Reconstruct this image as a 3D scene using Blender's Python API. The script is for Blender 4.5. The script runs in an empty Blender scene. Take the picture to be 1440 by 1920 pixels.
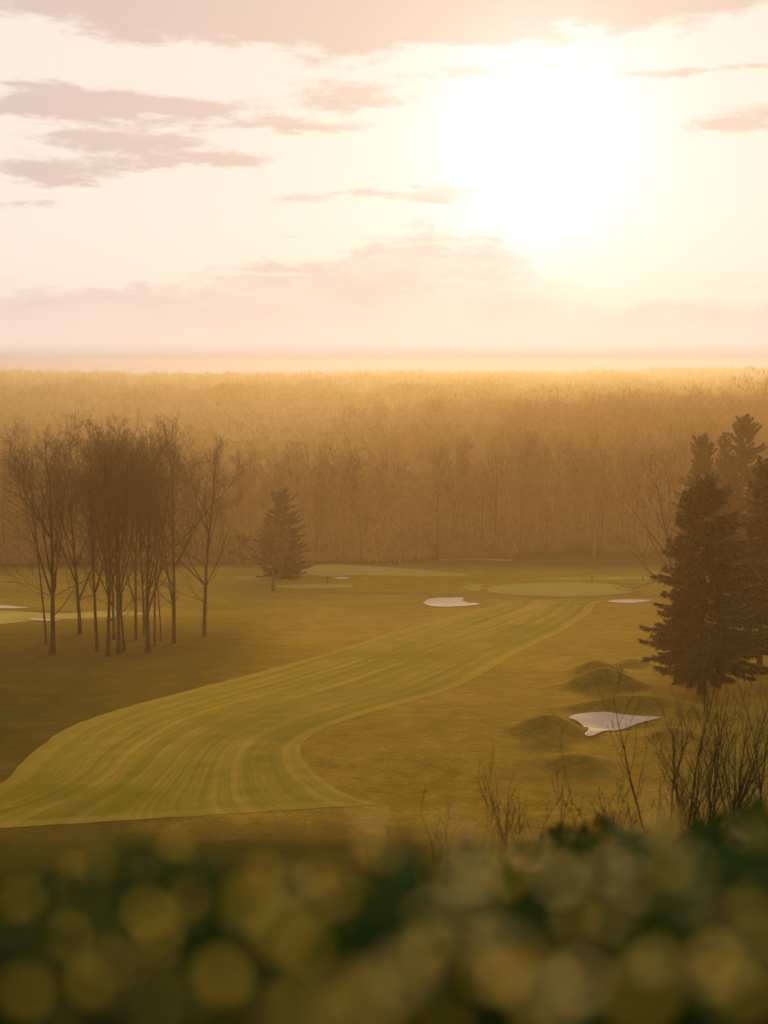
import bpy, math, random
import numpy as np
R = math.radians
C = bpy.context.scene.collection
scene = bpy.context.scene

# ------------------------------------------------------------------ camera
FPX, HOR, CAMZ = 2666.7, 680.0, 32.0
PITCH = math.atan((960 - HOR) / FPX)
cam_d = bpy.data.cameras.new('camera'); cam = bpy.data.objects.new('camera', cam_d); C.objects.link(cam)
cam.location = (0, 0, CAMZ); cam.rotation_euler = (math.pi / 2 - PITCH, 0, 0)
cam_d.lens = 50; cam_d.sensor_width = 36; cam_d.clip_start = 0.05; cam_d.clip_end = 60000
cam_d.dof.use_dof = True; cam_d.dof.focus_distance = 170; cam_d.dof.aperture_fstop = 2.8
scene.camera = cam

def ray(px, py):
    a, b = (px - 720) / FPX, (960 - py) / FPX
    cp, sp = math.cos(PITCH), math.sin(PITCH)
    return np.array([a, cp + b * sp, -sp + b * cp])

# ------------------------------------------------------------------ terrain height
_rs = np.random.RandomState(5)
_waves = [(_rs.uniform(-1, 1) * .09, _rs.uniform(.4, 1) * .12, _rs.uniform(0, 6.28), _rs.uniform(.05, .16)) for _ in range(9)]
_ripples = [(_rs.uniform(-2, 2), _rs.uniform(.6, 2.4), _rs.uniform(0, 6.28), _rs.uniform(.003, .0065)) for _ in range(10)]
BUMPS = []      # (x, y, sx, sy, rot, h)

def H(x, y):
    x = np.asarray(x, float); y = np.asarray(y, float)
    d = y + 0 * x
    brow = 16 + 1.2 * np.sin(x * .35) - np.clip(np.abs(x) - 20, 0, 200) * .02
    z = 30.4 - .30 * np.clip(d - 1.5, 0, None)
    zb = 30.4 - .30 * (brow - 1.5) - .75 * (d - brow)
    k = 1.2
    z = -np.log(np.exp(-np.clip(z - zb, -30, 30) / k) * 0 + 1) + np.minimum(z, zb) - k * .5 * np.exp(-np.abs(z - zb) / k)
    z = np.where(d < 1.5, 30.4, z)
    z = np.where(z > -20, z, -20)
    t = 3.0
    z = np.where(z / t > 20, z, t * np.log1p(np.exp(np.clip(z / t, -30, 20))))       # ease into the valley floor
    q = np.clip((d - 100) / 240, 0, 1); z = z - 16 * q * q * (3 - 2 * q)         # the hole runs downhill to the wood
    fade = np.clip((d - 75) / 40, 0, 1) * np.clip((900 - d) / 300, 0, 1)
    w = 0
    for kx, ky, ph, am in _waves:
        w = w + am * np.sin(x * kx + y * ky + ph)
    for kx, ky, ph, am in _ripples:
        w = w + am * np.sin(x * kx + y * ky + ph)
    z = z + w * fade
    z = z + 12.0 * np.clip((d - 1800) / 1800, 0, 1) * (np.sin(x * .0023 + y * .0011 + 1) * .5 + np.sin(x * .0009 - y * .0017) * .5 + np.sin(x * .006 + y * .0004) * .25)
    for bx, by, sx, sy, ro, h in BUMPS:
        dx, dy = x - bx, y - by
        c, s = math.cos(ro), math.sin(ro)
        u, v = (dx * c + dy * s) / sx, (-dx * s + dy * c) / sy
        z = z + h * np.exp(-np.clip((u * u + v * v), 0, 40) ** 1.0)
    return z

def G(px, py, extra=0.0):
    """the point of the ground seen at that place of the photograph"""
    r = ray(px, py); z = 0.0
    for _ in range(60):
        t = (z - CAMZ) / r[2]
        x, y = r[0] * t, r[1] * t
        z = .5 * z + .5 * float(H(x, y))
    return np.array([x, y, float(H(x, y)) + extra])

def at_depth(px, py, depth):
    r = ray(px, py); t = depth / r[1]
    return np.array([r[0] * t, depth, CAMZ + r[2] * t])

def bump(px0, px1, crest, base, h=None, depth=1.0, rot=0.0):
    c = G((px0 + px1) / 2, base - (base - crest) * .35)
    px = c[1] / FPX
    BUMPS.append((c[0], c[1], (px1 - px0) / 2 * px * .78, depth * 1.9, rot, h if h else (base - crest) * px * .92))
_raw = [(948, 1104, 1347, 1383, None, 1.0, 0), (1045, 1335, 1303, 1346, 1.5, .8, 0), (1046, 1216, 1257, 1306, 2.1, 1.1, 0),
        (1064, 1172, 1244, 1268, 1.3, .8, 0), (1135, 1232, 1236, 1256, .9, .9, 0), (1262, 1352, 1264, 1292, 1.1, 1.0, 0),
        (1195, 1330, 1362, 1392, .8, .8, .1), (1005, 1165, 1414, 1442, .8, .9, 0), (1235, 1345, 1322, 1350, .9, .8, .2),
        (620, 960, 1398, 1432, .35, 2.2, 0), (0, 120, 1142, 1172, .6, 1.6, 0), (900, 1230, 1074, 1098, .4, 3.5, 0), (540, 830, 1060, 1082, .5, 4, 0)]
_tmp = []
for a in _raw:
    bump(*a); _tmp.append(BUMPS.pop())
BUMPS.extend(_tmp)
for (px, py, sx, sy, h) in [(1145, 1358, 4.2, 2.2, -.5), (842, 1130, 4.6, 4.0, -.35), (1172, 1129, 3.8, 3.5, -.3)]:
    g = G(px, py); BUMPS.append((g[0], g[1], sx, sy, 0, h))

# ------------------------------------------------------------------ materials
def new_mat(name):
    m = bpy.data.materials.new(name); m.use_nodes = True
    nt = m.node_tree; b = nt.nodes['Principled BSDF']
    return m, nt, b

def N(nt, typ, **kw):
    n = nt.nodes.new(typ)
    for k, v in kw.items():
        if k.startswith('i_'):
            n.inputs[k[2:].replace('_', ' ')].default_value = v
        else:
            setattr(n, k, v)
    return n

def mth(nt, op, a, b=None, c=None, clamp=False):
    n = nt.nodes.new('ShaderNodeMath'); n.operation = op; n.use_clamp = clamp
    for i, v in enumerate((a, b, c)):
        if v is None: continue
        if isinstance(v, (int, float)): n.inputs[i].default_value = v
        else: nt.links.new(v, n.inputs[i])
    return n.outputs[0]

def mixc(nt, f, a, b, blend='MIX'):
    n = nt.nodes.new('ShaderNodeMix'); n.data_type = 'RGBA'; n.blend_type = blend
    for sock, v in ((n.inputs[0], f), (n.inputs[6], a), (n.inputs[7], b)):
        if isinstance(v, (int, float)): sock.default_value = v
        elif isinstance(v, tuple): sock.default_value = (*v, 1) if len(v) == 3 else v
        else: nt.links.new(v, sock)
    return n.outputs[2]

def ramp(nt, f, stops):
    n = nt.nodes.new('ShaderNodeValToRGB'); el = n.color_ramp.elements
    while len(el) < len(stops): el.new(.5)
    for e, (p, c) in zip(el, stops):
        e.position = p; e.color = (*c, 1) if len(c) == 3 else c
    nt.links.new(f, n.inputs[0]); return n.outputs[0]

def noise(nt, vec, scale, detail=3, rough=.55, stretch=None, two_d=False):
    if stretch:
        mp = N(nt, 'ShaderNodeMapping'); mp.inputs['Scale'].default_value = stretch
        nt.links.new(vec, mp.inputs[0]); vec = mp.outputs[0]
    n = N(nt, 'ShaderNodeTexNoise'); n.inputs['Scale'].default_value = scale
    n.inputs['Detail'].default_value = detail; n.inputs['Roughness'].default_value = rough
    if two_d: n.noise_dimensions = '2D'
    nt.links.new(vec, n.inputs['Vector']); return n.outputs['Fac']

def sstep(nt, v, lo, hi):
    n = nt.nodes.new('ShaderNodeMapRange'); n.interpolation_type = 'SMOOTHSTEP'
    for sock, x in ((n.inputs[0], v), (n.inputs[1], lo), (n.inputs[2], hi)):
        if isinstance(x, (int, float)): sock.default_value = x
        else: nt.links.new(x, sock)
    return n.outputs[0]

def bumpn(nt, b, h, strength, dist):
    n = N(nt, 'ShaderNodeBump'); n.inputs['Strength'].default_value = strength; n.inputs['Distance'].default_value = dist
    nt.links.new(h, n.inputs['Height']); nt.links.new(n.outputs[0], b.inputs['Normal'])

def grass_material(name, lo, mid, hi, bump_s, sheen, streak=False, spec=.12):
    m, nt, b = new_mat(name)
    co = N(nt, 'ShaderNodeTexCoord').outputs['Object']
    big = noise(nt, co, .035, 4, .6)
    med = noise(nt, co, .35, 5, .65)
    fine = noise(nt, co, 2.6, 5, .75, (1, .6, 1))
    f = mth(nt, 'ADD', mth(nt, 'MULTIPLY', big, .40), mth(nt, 'ADD', mth(nt, 'MULTIPLY', med, .50), mth(nt, 'MULTIPLY', fine, .30)))
    if streak:
        uv = N(nt, 'ShaderNodeUVMap').outputs[0]
        s1 = noise(nt, uv, 1.0, 4, .6, (24, 1.6, 1))
        s2 = noise(nt, uv, 1.0, 3, .6, (90, 3.5, 1))
        s3 = noise(nt, uv, 1.0, 3, .6, (5, 42, 1))
        f = mth(nt, 'ADD', mth(nt, 'MULTIPLY', f, .35), mth(nt, 'ADD', mth(nt, 'MULTIPLY', s1, .60), mth(nt, 'ADD', mth(nt, 'MULTIPLY', s2, .25), mth(nt, 'MULTIPLY', s3, .20))))
    col = ramp(nt, f, [(.62, lo), (.735, mid), (.85, hi)] if streak else [(.46, lo), (.60, mid), (.73, hi)])
    if streak:
        at = N(nt, 'ShaderNodeAttribute', attribute_name='edge').outputs['Fac']      # the border mown in one pass round the edge
        col = mixc(nt, mth(nt, 'MULTIPLY', sstep(nt, noise(nt, co, .055, 3, .6), .42, .66), .6), col, (.045, .080, .009))     # greener patches at random
        col = mixc(nt, mth(nt, 'MULTIPLY', at, .38), col, hi)
    else:
        at = N(nt, 'ShaderNodeAttribute', attribute_name='litter').outputs['Fac']
        l2 = mth(nt, 'MULTIPLY', at, sstep(nt, mth(nt, 'ADD', mth(nt, 'MULTIPLY', med, .6), mth(nt, 'MULTIPLY', fine, .4)), .3, .62))
        col = mixc(nt, l2, col, (.080, .052, .034))
        at2 = N(nt, 'ShaderNodeAttribute', attribute_name='dark_green').outputs['Fac']
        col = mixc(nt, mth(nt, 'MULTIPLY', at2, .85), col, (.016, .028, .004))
    nt.links.new(col, b.inputs['Base Color'])
    b.inputs['Roughness'].default_value = .75
    b.inputs['Specular IOR Level'].default_value = spec
    b.inputs['Sheen Weight'].default_value = sheen
    if not streak: nt.links.new(mth(nt, 'MULTIPLY', mth(nt, 'SUBTRACT', 1.0, mth(nt, 'MULTIPLY', mth(nt, 'MAXIMUM', at, at2), .85)), sheen), b.inputs['Sheen Weight'])
    b.inputs['Sheen Roughness'].default_value = .45
    b.inputs['Sheen Tint'].default_value = (1, .66, .11, 1)
    bumpn(nt, b, mth(nt, 'ADD', mth(nt, 'MULTIPLY', fine, 1.0), mth(nt, 'MULTIPLY', med, .8)), bump_s, .25)
    return m

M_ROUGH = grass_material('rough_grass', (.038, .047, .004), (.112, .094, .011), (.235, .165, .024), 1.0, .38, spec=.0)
M_FAIR = grass_material('fairway_grass', (.064, .096, .007), (.136, .136, .015), (.26, .200, .036), .2, .18, True, spec=.0)
M_GREEN = grass_material('green_grass', (.21, .21, .055), (.25, .235, .07), (.29, .25, .085), .03, .17, spec=.0)

def simple(name, col, rough, var=.4, scale=3.0, spec=.3, bs=0, rand=0):
    m, nt, b = new_mat(name)
    co = N(nt, 'ShaderNodeTexCoord').outputs['Object']
    n = noise(nt, co, scale, 4, .6)
    nt.links.new(ramp(nt, n, [(.3, tuple(c * (1 - var) for c in col)), (.7, tuple(min(1, c * (1 + var)) for c in col))]), b.inputs['Base Color'])
    if rand:        # every tree its own tone of bark
        src = b.inputs['Base Color'].links[0].from_socket; oi = N(nt, 'ShaderNodeObjectInfo').outputs['Random']
        k = mth(nt, 'ADD', 1 - rand, mth(nt, 'MULTIPLY', oi, 2 * rand)); cb = N(nt, 'ShaderNodeCombineXYZ')
        for i in range(3): nt.links.new(k, cb.inputs[i])
        nt.links.new(mixc(nt, 1.0, src, cb.outputs[0], 'MULTIPLY'), b.inputs['Base Color'])
    b.inputs['Roughness'].default_value = rough; b.inputs['Specular IOR Level'].default_value = spec
    if bs: bumpn(nt, b, n, bs, .05)
    return m
M_SAND = simple('bunker_sand', (.52, .43, .37), .95, .12, .9, .1, .3)
M_BARK = simple('tree_bark', (.060, .043, .030), .9, .4, 2.0, .15, .5)
M_TWIG = simple('twig_bark', (.105, .066, .036), .85, .35, .6, .15)
M_HAZETWIG = simple('haze_pale_twigs', (.38, .22, .082), .85, .5, .05, .15)  # far twigs paler than real bark: glow of the mist put into the colour
M_HAZEBARK = simple('haze_pale_bark', (.27, .16, .064), .85, .35, .3, .15, 0, .55)  # wood edge bark lightened too, haze brightness painted into it
M_DARKTWIG = simple('sapling_bark', (.045, .030, .020), .8, .4, 3, .2)
M_POST = simple('post_wood', (.06, .045, .03), .8, .2, 8)
M_PATH = simple('path_gravel', (.28, .21, .12), .95, .15, .8, .1)

def leafy(name, col, var, trans, rough, spec=.4, scale=2.0):
    m, nt, b = new_mat(name)
    co = N(nt, 'ShaderNodeTexCoord').outputs['Object']
    n = noise(nt, co, scale, 3, .7)
    c = ramp(nt, n, [(.3, tuple(k * (1 - var) for k in col)), (.7, tuple(k * (1 + var) for k in col))])
    nt.links.new(c, b.inputs['Base Color']); b.inputs['Roughness'].default_value = rough; b.inputs['Specular IOR Level'].default_value = spec
    t = N(nt, 'ShaderNodeBsdfTranslucent'); nt.links.new(mixc(nt, 1.0, c, (1.5, 1.3, .5), 'MULTIPLY'), t.inputs[0])
    mx = N(nt, 'ShaderNodeMixShader'); mx.inputs[0].default_value = trans
    nt.links.new(b.outputs[0], mx.inputs[1]); nt.links.new(t.outputs[0], mx.inputs[2])
    nt.links.new(mx.outputs[0], nt.nodes['Material Output'].inputs[0])
    return m
M_NEEDLE = leafy('spruce_needles', (.010, .016, .004), .5, .03, .7, .2, .8)
M_OAKLEAF = leafy('withered_leaves', (.11, .075, .032), .4, .35, .7, .2)
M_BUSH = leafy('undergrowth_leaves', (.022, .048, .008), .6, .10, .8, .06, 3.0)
M_BOKEH = leafy('bokeh_pale_tips', (.25, .25, .10), .3, .8, .5, .1, 9.0)  # pale colour stands in for out-of-focus sun highlights
M_GLINT = leafy('glint_gold_leaves', (.32, .28, .07), .4, .6, .40, .03, 9.0)  # gold base colour stands in for sun glints, hardly any gloss
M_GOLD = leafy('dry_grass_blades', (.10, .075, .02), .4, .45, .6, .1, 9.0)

# ------------------------------------------------------------------ mesh helpers
def mesh_np(name, V, F, mats, mat_idx=None, smooth=False, attrs=None, uv=None):
    """V (n,3); F (m,k) array of one polygon size"""
    V = np.ascontiguousarray(V, np.float32); F = np.ascontiguousarray(F, np.int32)
    me = bpy.data.meshes.new(name); m, k = F.shape
    me.vertices.add(len(V)); me.vertices.foreach_set('co', V.ravel())
    me.loops.add(m * k); me.loops.foreach_set('vertex_index', F.ravel())
    me.polygons.add(m); me.polygons.foreach_set('loop_start', np.arange(0, m * k, k, dtype=np.int32))
    try: me.polygons.foreach_set('loop_total', np.full(m, k, np.int32))
    except Exception: pass
    if smooth: me.polygons.foreach_set('use_smooth', np.ones(m, bool))
    for mt in (mats if isinstance(mats, (list, tuple)) else [mats]): me.materials.append(mt)
    if mat_idx is not None: me.polygons.foreach_set('material_index', np.asarray(mat_idx, np.int32))
    me.update(calc_edges=True); me.validate()
    for an, av in (attrs or {}).items():
        a = me.attributes.new(an, 'FLOAT', 'POINT'); a.data.foreach_set('value', np.asarray(av, np.float32))
    if uv is not None:
        l = me.uv_layers.new(name='UVMap'); l.data.foreach_set('uv', np.ascontiguousarray(uv[F.ravel()], np.float32).ravel())
    return me

def link(name, me, parent=None, loc=None):
    o = bpy.data.objects.new(name, me); C.objects.link(o)
    if parent is not None: o.parent = parent
    if loc is not None: o.location = loc
    return o

def tag(o, label=None, cat=None, group=None, kind=None):
    if label: o['label'] = label
    if cat: o['category'] = cat
    if group: o['group'] = group
    if kind: o['kind'] = kind
    return o

def thing(name, loc, label, cat, group=None, rz=0, s=1.0):
    o = bpy.data.objects.new(name, None); C.objects.link(o); o.empty_display_size = .3
    o.location = loc; o.rotation_euler = (0, 0, rz); o.scale = (s, s, s)
    return tag(o, label, cat, group)

def tubes(P0, P1, R0, R1, n):
    P0, P1, R0, R1 = map(np.asarray, (P0, P1, R0, R1))
    d = P1 - P0; L = np.linalg.norm(d, axis=1, keepdims=True); d = d / np.maximum(L, 1e-6)
    ref = np.where(np.abs(d[:, 2:3]) > .9, np.array([[1., 0, 0]]), np.array([[0, 0, 1.]]))
    a = np.cross(d, ref); a /= np.linalg.norm(a, axis=1, keepdims=True); b = np.cross(d, a)
    ang = np.arange(n) * 2 * math.pi / n
    off = a[:, None] * np.cos(ang)[None, :, None] + b[:, None] * np.sin(ang)[None, :, None]
    A = P0[:, None] + off * R0[:, None, None]; B = P1[:, None] + off * R1[:, None, None]
    V = np.concatenate([A, B], 1).reshape(-1, 3)
    base = (np.arange(len(P0)) * 2 * n)[:, None]; i = np.arange(n)[None]; j = (i + 1) % n
    F = np.stack([base + i, base + j, base + n + j, base + n + i], -1).reshape(-1, 4)
    return V, F

# ------------------------------------------------------------------ ground sheet
def lines(dense0, dense1, step, lo, hi, g=1.22):
    a = list(np.arange(dense0, dense1 + 1e-6, step)); s = step
    while a[-1] < hi: s *= g; a.append(a[-1] + s)
    s = step; f = [a[0]]
    while f[-1] > lo: s *= g; f.append(f[-1] - s)
    return np.array(f[:0:-1] + a)
xs = lines(-75, 85, .5, -5200, 5200)
ys = lines(66, 345, .48, -300, 5300)
ys = np.unique(np.concatenate([ys, np.arange(-4, 66, .8)]))
X, Y = np.meshgrid(xs, ys); Z = H(X, Y)
nx, ny = len(xs), len(ys)
idx = np.arange(nx * ny).reshape(ny, nx)
F = np.stack([idx[:-1, :-1], idx[:-1, 1:], idx[1:, 1:], idx[1:, :-1]], -1).reshape(-1, 4)
def blob(px, py, sx, sy):
    g = G(px, py); return np.exp(-(((X - g[0]) / sx) ** 2 + ((Y - g[1]) / sy) ** 2))
litter = np.clip((Y - 326) / 12, 0, 1) * .9
litter = np.maximum(litter, np.clip(1.2 * blob(170, 1225, 15, 11) + .8 * blob(40, 1245, 10, 8) + .5 * blob(330, 1215, 9, 7), 0, .85))
litter = np.maximum(litter, .5 * blob(690, 1112, 12, 3))
litter = np.maximum(litter, .7 * blob(1330, 1285, 7, 9))
dark_green = np.clip((98 - Y) / 6, 0, 1.0) + .55 * blob(20, 1300, 14, 10) + .5 * blob(60, 1150, 12, 12)  # darker green grass nearest the camera and over the left side
dark_green = np.maximum(dark_green, .75 * np.clip((-9 - X - (Y - 100) * .02) / 10, 0, 1) * np.clip((230 - Y) / 40, 0, 1) * np.clip((Y - 80) / 10, 0, 1))
dark_green = np.clip(dark_green, 0, 1)
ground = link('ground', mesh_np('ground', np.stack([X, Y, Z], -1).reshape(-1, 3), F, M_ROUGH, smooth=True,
              attrs={'litter': litter.ravel(), 'dark_green': dark_green.ravel()}))
tag(ground, 'brownish green rough grass over the valley floor and hillside', kind='structure')

# ------------------------------------------------------------------ fairway, greens, bunkers
def spline(pts, n):
    """Catmull-Rom through pts, resampled to n points evenly along"""
    p = np.array(pts, float); q = np.vstack([2 * p[0] - p[1], p, 2 * p[-1] - p[-2]]); out = []
    for i in range(1, len(q) - 2):
        t = np.linspace(0, 1, 24, endpoint=False)[:, None]
        a, b, c, d = q[i - 1], q[i], q[i + 1], q[i + 2]
        out.append(.5 * (2 * b + (c - a) * t + (2 * a - 5 * b + 4 * c - d) * t ** 2 + (3 * b - a - 3 * c + d) * t ** 3))
    out = np.vstack(out + [p[-1:]])
    s = np.concatenate([[0], np.cumsum(np.linalg.norm(np.diff(out, axis=0), axis=1))])
    return np.stack([np.interp(np.linspace(0, s[-1], n), s, out[:, k]) for k in range(out.shape[1])], 1)

def sheet_between(name, Lpx, Rpx, mat, off, nu, nv, edge_m=1.3):
    L = np.array([G(*p)[:2] for p in Lpx]); Rr = np.array([G(*p)[:2] for p in Rpx])
    L = spline(L, nv); Rr = spline(Rr, nv)
    tt = np.linspace(0, 1, nv); wb = lambda q: np.stack([sum(.022 * np.sin(tt * f_ + q * f_) for f_ in (60, 131, 217, 340)), tt * 0], 1)
    L = L + wb(1); Rr = Rr + wb(2)
    u = np.linspace(0, 1, nu)[None, :, None]
    P = L[:, None] * (1 - u) + Rr[:, None] * u
    w = np.linalg.norm(L - Rr, axis=1)[:, None]
    uu = np.broadcast_to(u[..., 0], (nv, nu))
    v_len = np.concatenate([[0], np.cumsum(np.linalg.norm(np.diff((L + Rr) / 2, axis=0), axis=1))])
    vv = np.broadcast_to(v_len[:, None], (nv, nu))
    ed = np.minimum(np.minimum(uu, 1 - uu) * w, np.minimum(vv, v_len[-1] - vv))
    edge = np.clip((edge_m - ed) / .35 + .5, 0, 1)
    z = H(P[..., 0], P[..., 1]) + off
    V = np.concatenate([P, z[..., None]], -1).reshape(-1, 3)
    i = np.arange(nu * nv).reshape(nv, nu)
    F = np.stack([i[:-1, :-1], i[:-1, 1:], i[1:, 1:], i[1:, :-1]], -1).reshape(-1, 4)
    uv = np.stack([uu.ravel(), (vv / 150).ravel()], -1)
    return link(name, mesh_np(name, V, F, mat, smooth=True, attrs={'edge': edge.ravel()}, uv=uv))

Lf = [(-420, 1572), (-260, 1545), (-120, 1515), (0, 1470), (36, 1436), (82, 1395), (130, 1364), (220, 1331), (330, 1301), (450, 1270), (560, 1240), (650, 1213), (740, 1186),
      (830, 1161), (900, 1143), (934, 1132), (936, 1128), (940, 1124.5)]
Rf = [(704, 1507), (690, 1503), (640, 1485), (592, 1450), (569, 1425), (563, 1405), (575, 1386), (612, 1365), (690, 1338), (760, 1318), (830, 1299), (872, 1281), (910, 1260),
      (962, 1230), (1020, 1200), (1070, 1174), (1104, 1150), (1112, 1138), (1122, 1130), (1140, 1124.5)]
# near edge of the cut runs level across: a wedge from the left edge to the tip on the right
fair = sheet_between('fairway', [(-420, 1580), *Lf[1:]], [(716, 1508), *Rf[1:]], M_FAIR, .02, 110, 560)
tag(fair, kind='structure')

def fill_sheet(name, pts_px, mat, off, step=.35, smooth_n=160, uvscale=20):
    b = np.array([G(*p)[:2] for p in pts_px]); b = spline(np.vstack([b, b[:1]]), smooth_n)[:-1]
    c = b.mean(0); rings = np.linspace(1, 0.02, 14)
    P = np.concatenate([c + (b - c) * r for r in rings]); n = len(b)
    V = np.concatenate([P, (H(P[:, 0], P[:, 1]) + off)[:, None]], 1)
    F = [(k * n + i, k * n + (i + 1) % n, (k + 1) * n + (i + 1) % n, (k + 1) * n + i) for k in range(len(rings) - 1) for i in range(n)]
    r = np.repeat(rings, n)
    uv = P / uvscale
    return link(name, mesh_np(name, V, np.array(F), mat, smooth=True, attrs={'edge': (r > .97) * .6}, uv=uv))

def ell(cx, cy, rx, ry, n=14, wob=.05, seed=1):
    g = random.Random(seed)
    return [(cx + rx * math.cos(2 * math.pi * i / n) * (1 + g.uniform(-wob, wob)), cy + ry * math.sin(2 * math.pi * i / n) * (1 + g.uniform(-wob, wob))) for i in range(n)]
tag(fill_sheet('putting_green', ell(1051, 1105.5, 138, 13.5), M_GREEN, .06), kind='structure')
# other holes seen beyond: pale mown strips
for pts in ([(560, 1072), (600, 1059), (700, 1062), (800, 1070), (880, 1078), (800, 1081), (680, 1078), (600, 1080)],
            [(500, 1100), (560, 1096), (660, 1097), (640, 1102), (560, 1103)],
            [(-80, 1153), (0, 1146), (120, 1150), (200, 1146), (300, 1150), (180, 1158), (60, 1164), (-60, 1172)],
            [(1240, 1080), (1120, 1082), (1030, 1084), (990, 1086), (1090, 1087), (1230, 1086)],
            [(866, 1101), (884, 1096), (910, 1095.5), (900, 1100), (904, 1106), (885, 1108)],
            [(420, 1082), (500, 1079), (540, 1083), (470, 1087)]):
    tag(fill_sheet('mown_strip', pts, M_GREEN, .02), kind='structure')
def path_strip(name, pts, w):
    c = spline([G(*p)[:2] for p in pts], 60); t = np.gradient(c, axis=0); nn = np.stack([-t[:, 1], t[:, 0]], 1); nn /= np.linalg.norm(nn, axis=1, keepdims=True)
    P = np.concatenate([c - nn * w / 2, c + nn * w / 2]); V = np.concatenate([P, (H(P[:, 0], P[:, 1]) + .03)[:, None]], 1)
    F = np.array([(i, i + 1, 60 + i + 1, 60 + i) for i in range(59)])
    return tag(link(name, mesh_np(name, V, F, M_PATH)), kind='structure')
path_strip('path', [(820, 1050), (880, 1048), (960, 1051)], 2.2)

def bunker(pts, label, off=.05):
    return tag(fill_sheet('sand_bunker', pts, M_SAND, off, smooth_n=120), label, 'bunker', 'sand bunkers on the golf course')
bunker([(1065, 1347), (1088, 1340), (1130, 1337), (1178, 1343), (1236, 1346), (1222, 1352), (1190, 1361), (1152, 1372), (1112, 1381), (1096, 1379), (1103, 1370), (1090, 1360)],
       'large pale sand bunker among grassy mounds in front of the big spruce', .12)
bunker([(793, 1131), (806, 1124), (840, 1121.5), (868, 1121.5), (866, 1127), (878, 1131), (898, 1133.5), (872, 1137), (830, 1138.5), (803, 1136)],
       'pale sand bunker with a notched right end, left of the putting green', .10)
bunker([(1138, 1129), (1156, 1125.5), (1185, 1125), (1222, 1126), (1200, 1130), (1165, 1131.5)],
       'narrow pale sand bunker right of the putting green by the spruce', .10)
bunker([(-40, 1135), (0, 1135.5), (28, 1138), (54, 1140), (20, 1141.5), (-40, 1140)], 'thin strip of sand at the left edge behind the bare grove', .10)
bunker([(48, 1160), (70, 1160.5), (112, 1163.5), (90, 1165), (60, 1163)], 'tiny sliver of sand nearest the left end of the bare grove', .10)
bunker([(622, 1083.6), (640, 1082.5), (656, 1084), (640, 1086)], 'tiny pale sand strip far off right of the withered oak', .08)

# ------------------------------------------------------------------ bare trees
def grow(seed, height, spread=.5, fork=(.32, .62), limbs=6, low=2, n2=7, n3=6, n4=6, r0=.24, twig=.016, lean=0.0):
    g = random.Random(seed); segs = [[] for _ in range(5)]
    def rnd(v, a):
        q = np.array([v[0] + g.gauss(0, a), v[1] + g.gauss(0, a), v[2] + g.gauss(0, a)]); return q / math.sqrt(q @ q)
    def side(v, ang):
        ref = np.array([g.gauss(0, 1), g.gauss(0, 1), g.gauss(0, 1)]); p = np.cross(v, ref); p /= math.sqrt(p @ p) + 1e-9
        return v * math.cos(ang) + p * math.sin(ang)
    NS = (9, 8, 5, 3, 2); WOB = (.02, .07, .12, .17, .2); UP = (.02, .09, .07, .05, .03)
    def branch(p, v, L, r, lev, rend=None):
        n = NS[lev]; rend = rend if rend is not None else max(r * .25, twig * .6); pts = [p]
        for i in range(n):
            v = rnd(v, WOB[lev]); v = v + np.array([0, 0, UP[lev]]); v /= math.sqrt(v @ v)
            q = p + v * (L / n); a, b = r + (rend - r) * (i / n) ** .8, r + (rend - r) * ((i + 1) / n) ** .8
            if lev == 0 and i == 0: segs[0].append((p - np.array([0, 0, .3]), p + v * .5, a * 1.75, a * 1.12)); segs[0].append((p + v * .5, q, a * 1.12, b))
            else: segs[lev].append((p, q, a, b))
            p = q; pts.append((p, v, b))
        return pts[1:]
    tv = np.array([math.sin(lean), g.uniform(-.03, .03), 1.0]); tv /= math.sqrt(tv @ tv)
    tp = branch(np.zeros(3), tv, height * .80, r0, 0, r0 * .22)
    kids = []
    for k in range(limbs):
        f = fork[0] + (fork[1] - fork[0]) * (k + g.random() * .7) / limbs
        i = min(int(f / .8 * len(tp)), len(tp) - 2); p, v, r = tp[i]
        L = (height - p[2]) * g.uniform(.45, .98)
        kids.append((p, side(v, g.uniform(.35, .95) * spread), L, r * g.uniform(.5, .72), 1))
    for k in range(low):
        i = g.randint(1, 3); p, v, r = tp[i]
        kids.append((p, side(v, g.uniform(1.0, 1.35)), height * g.uniform(.16, .30), r * .25, 1 if g.random() < .5 else 2))
    p, v, r = tp[-1]
    for k in range(3): kids.append((p, side(v, g.uniform(.15, .45)), height * .2, r * .8, 1))
    for p, v, r in tp[3:]:
        for k in range(2): kids.append((p, side(v, g.uniform(.5, .9)), height * g.uniform(.1, .2), r * .35, 2))
    cnt = {1: n2, 2: n3, 3: n4}; ang = {1: (.35, .75), 2: (.4, .8), 3: (.4, .9)}; fr = {1: .45, 2: .5, 3: .6}
    while kids:
        p, v, L, r, lev = kids.pop(); r = max(r, twig)
        pts = branch(p, v, L, r, lev)
        if lev < 4:
            m = max(2, int(cnt[lev] * min(1.25, .35 + L / (height * {1: .4, 2: .2, 3: .09}[lev]) * .65)))
            for k in range(m):
                t = .22 + .78 * (k + g.random()) / m; i = min(int(t * len(pts)), len(pts) - 1); q, w, rr = pts[i]
                kids.append((q, side(w, g.uniform(*ang[lev])), L * fr[lev] * (1.15 - .6 * t) * g.uniform(.7, 1.25), max(rr * .55, twig), lev + 1))
    return segs

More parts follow.
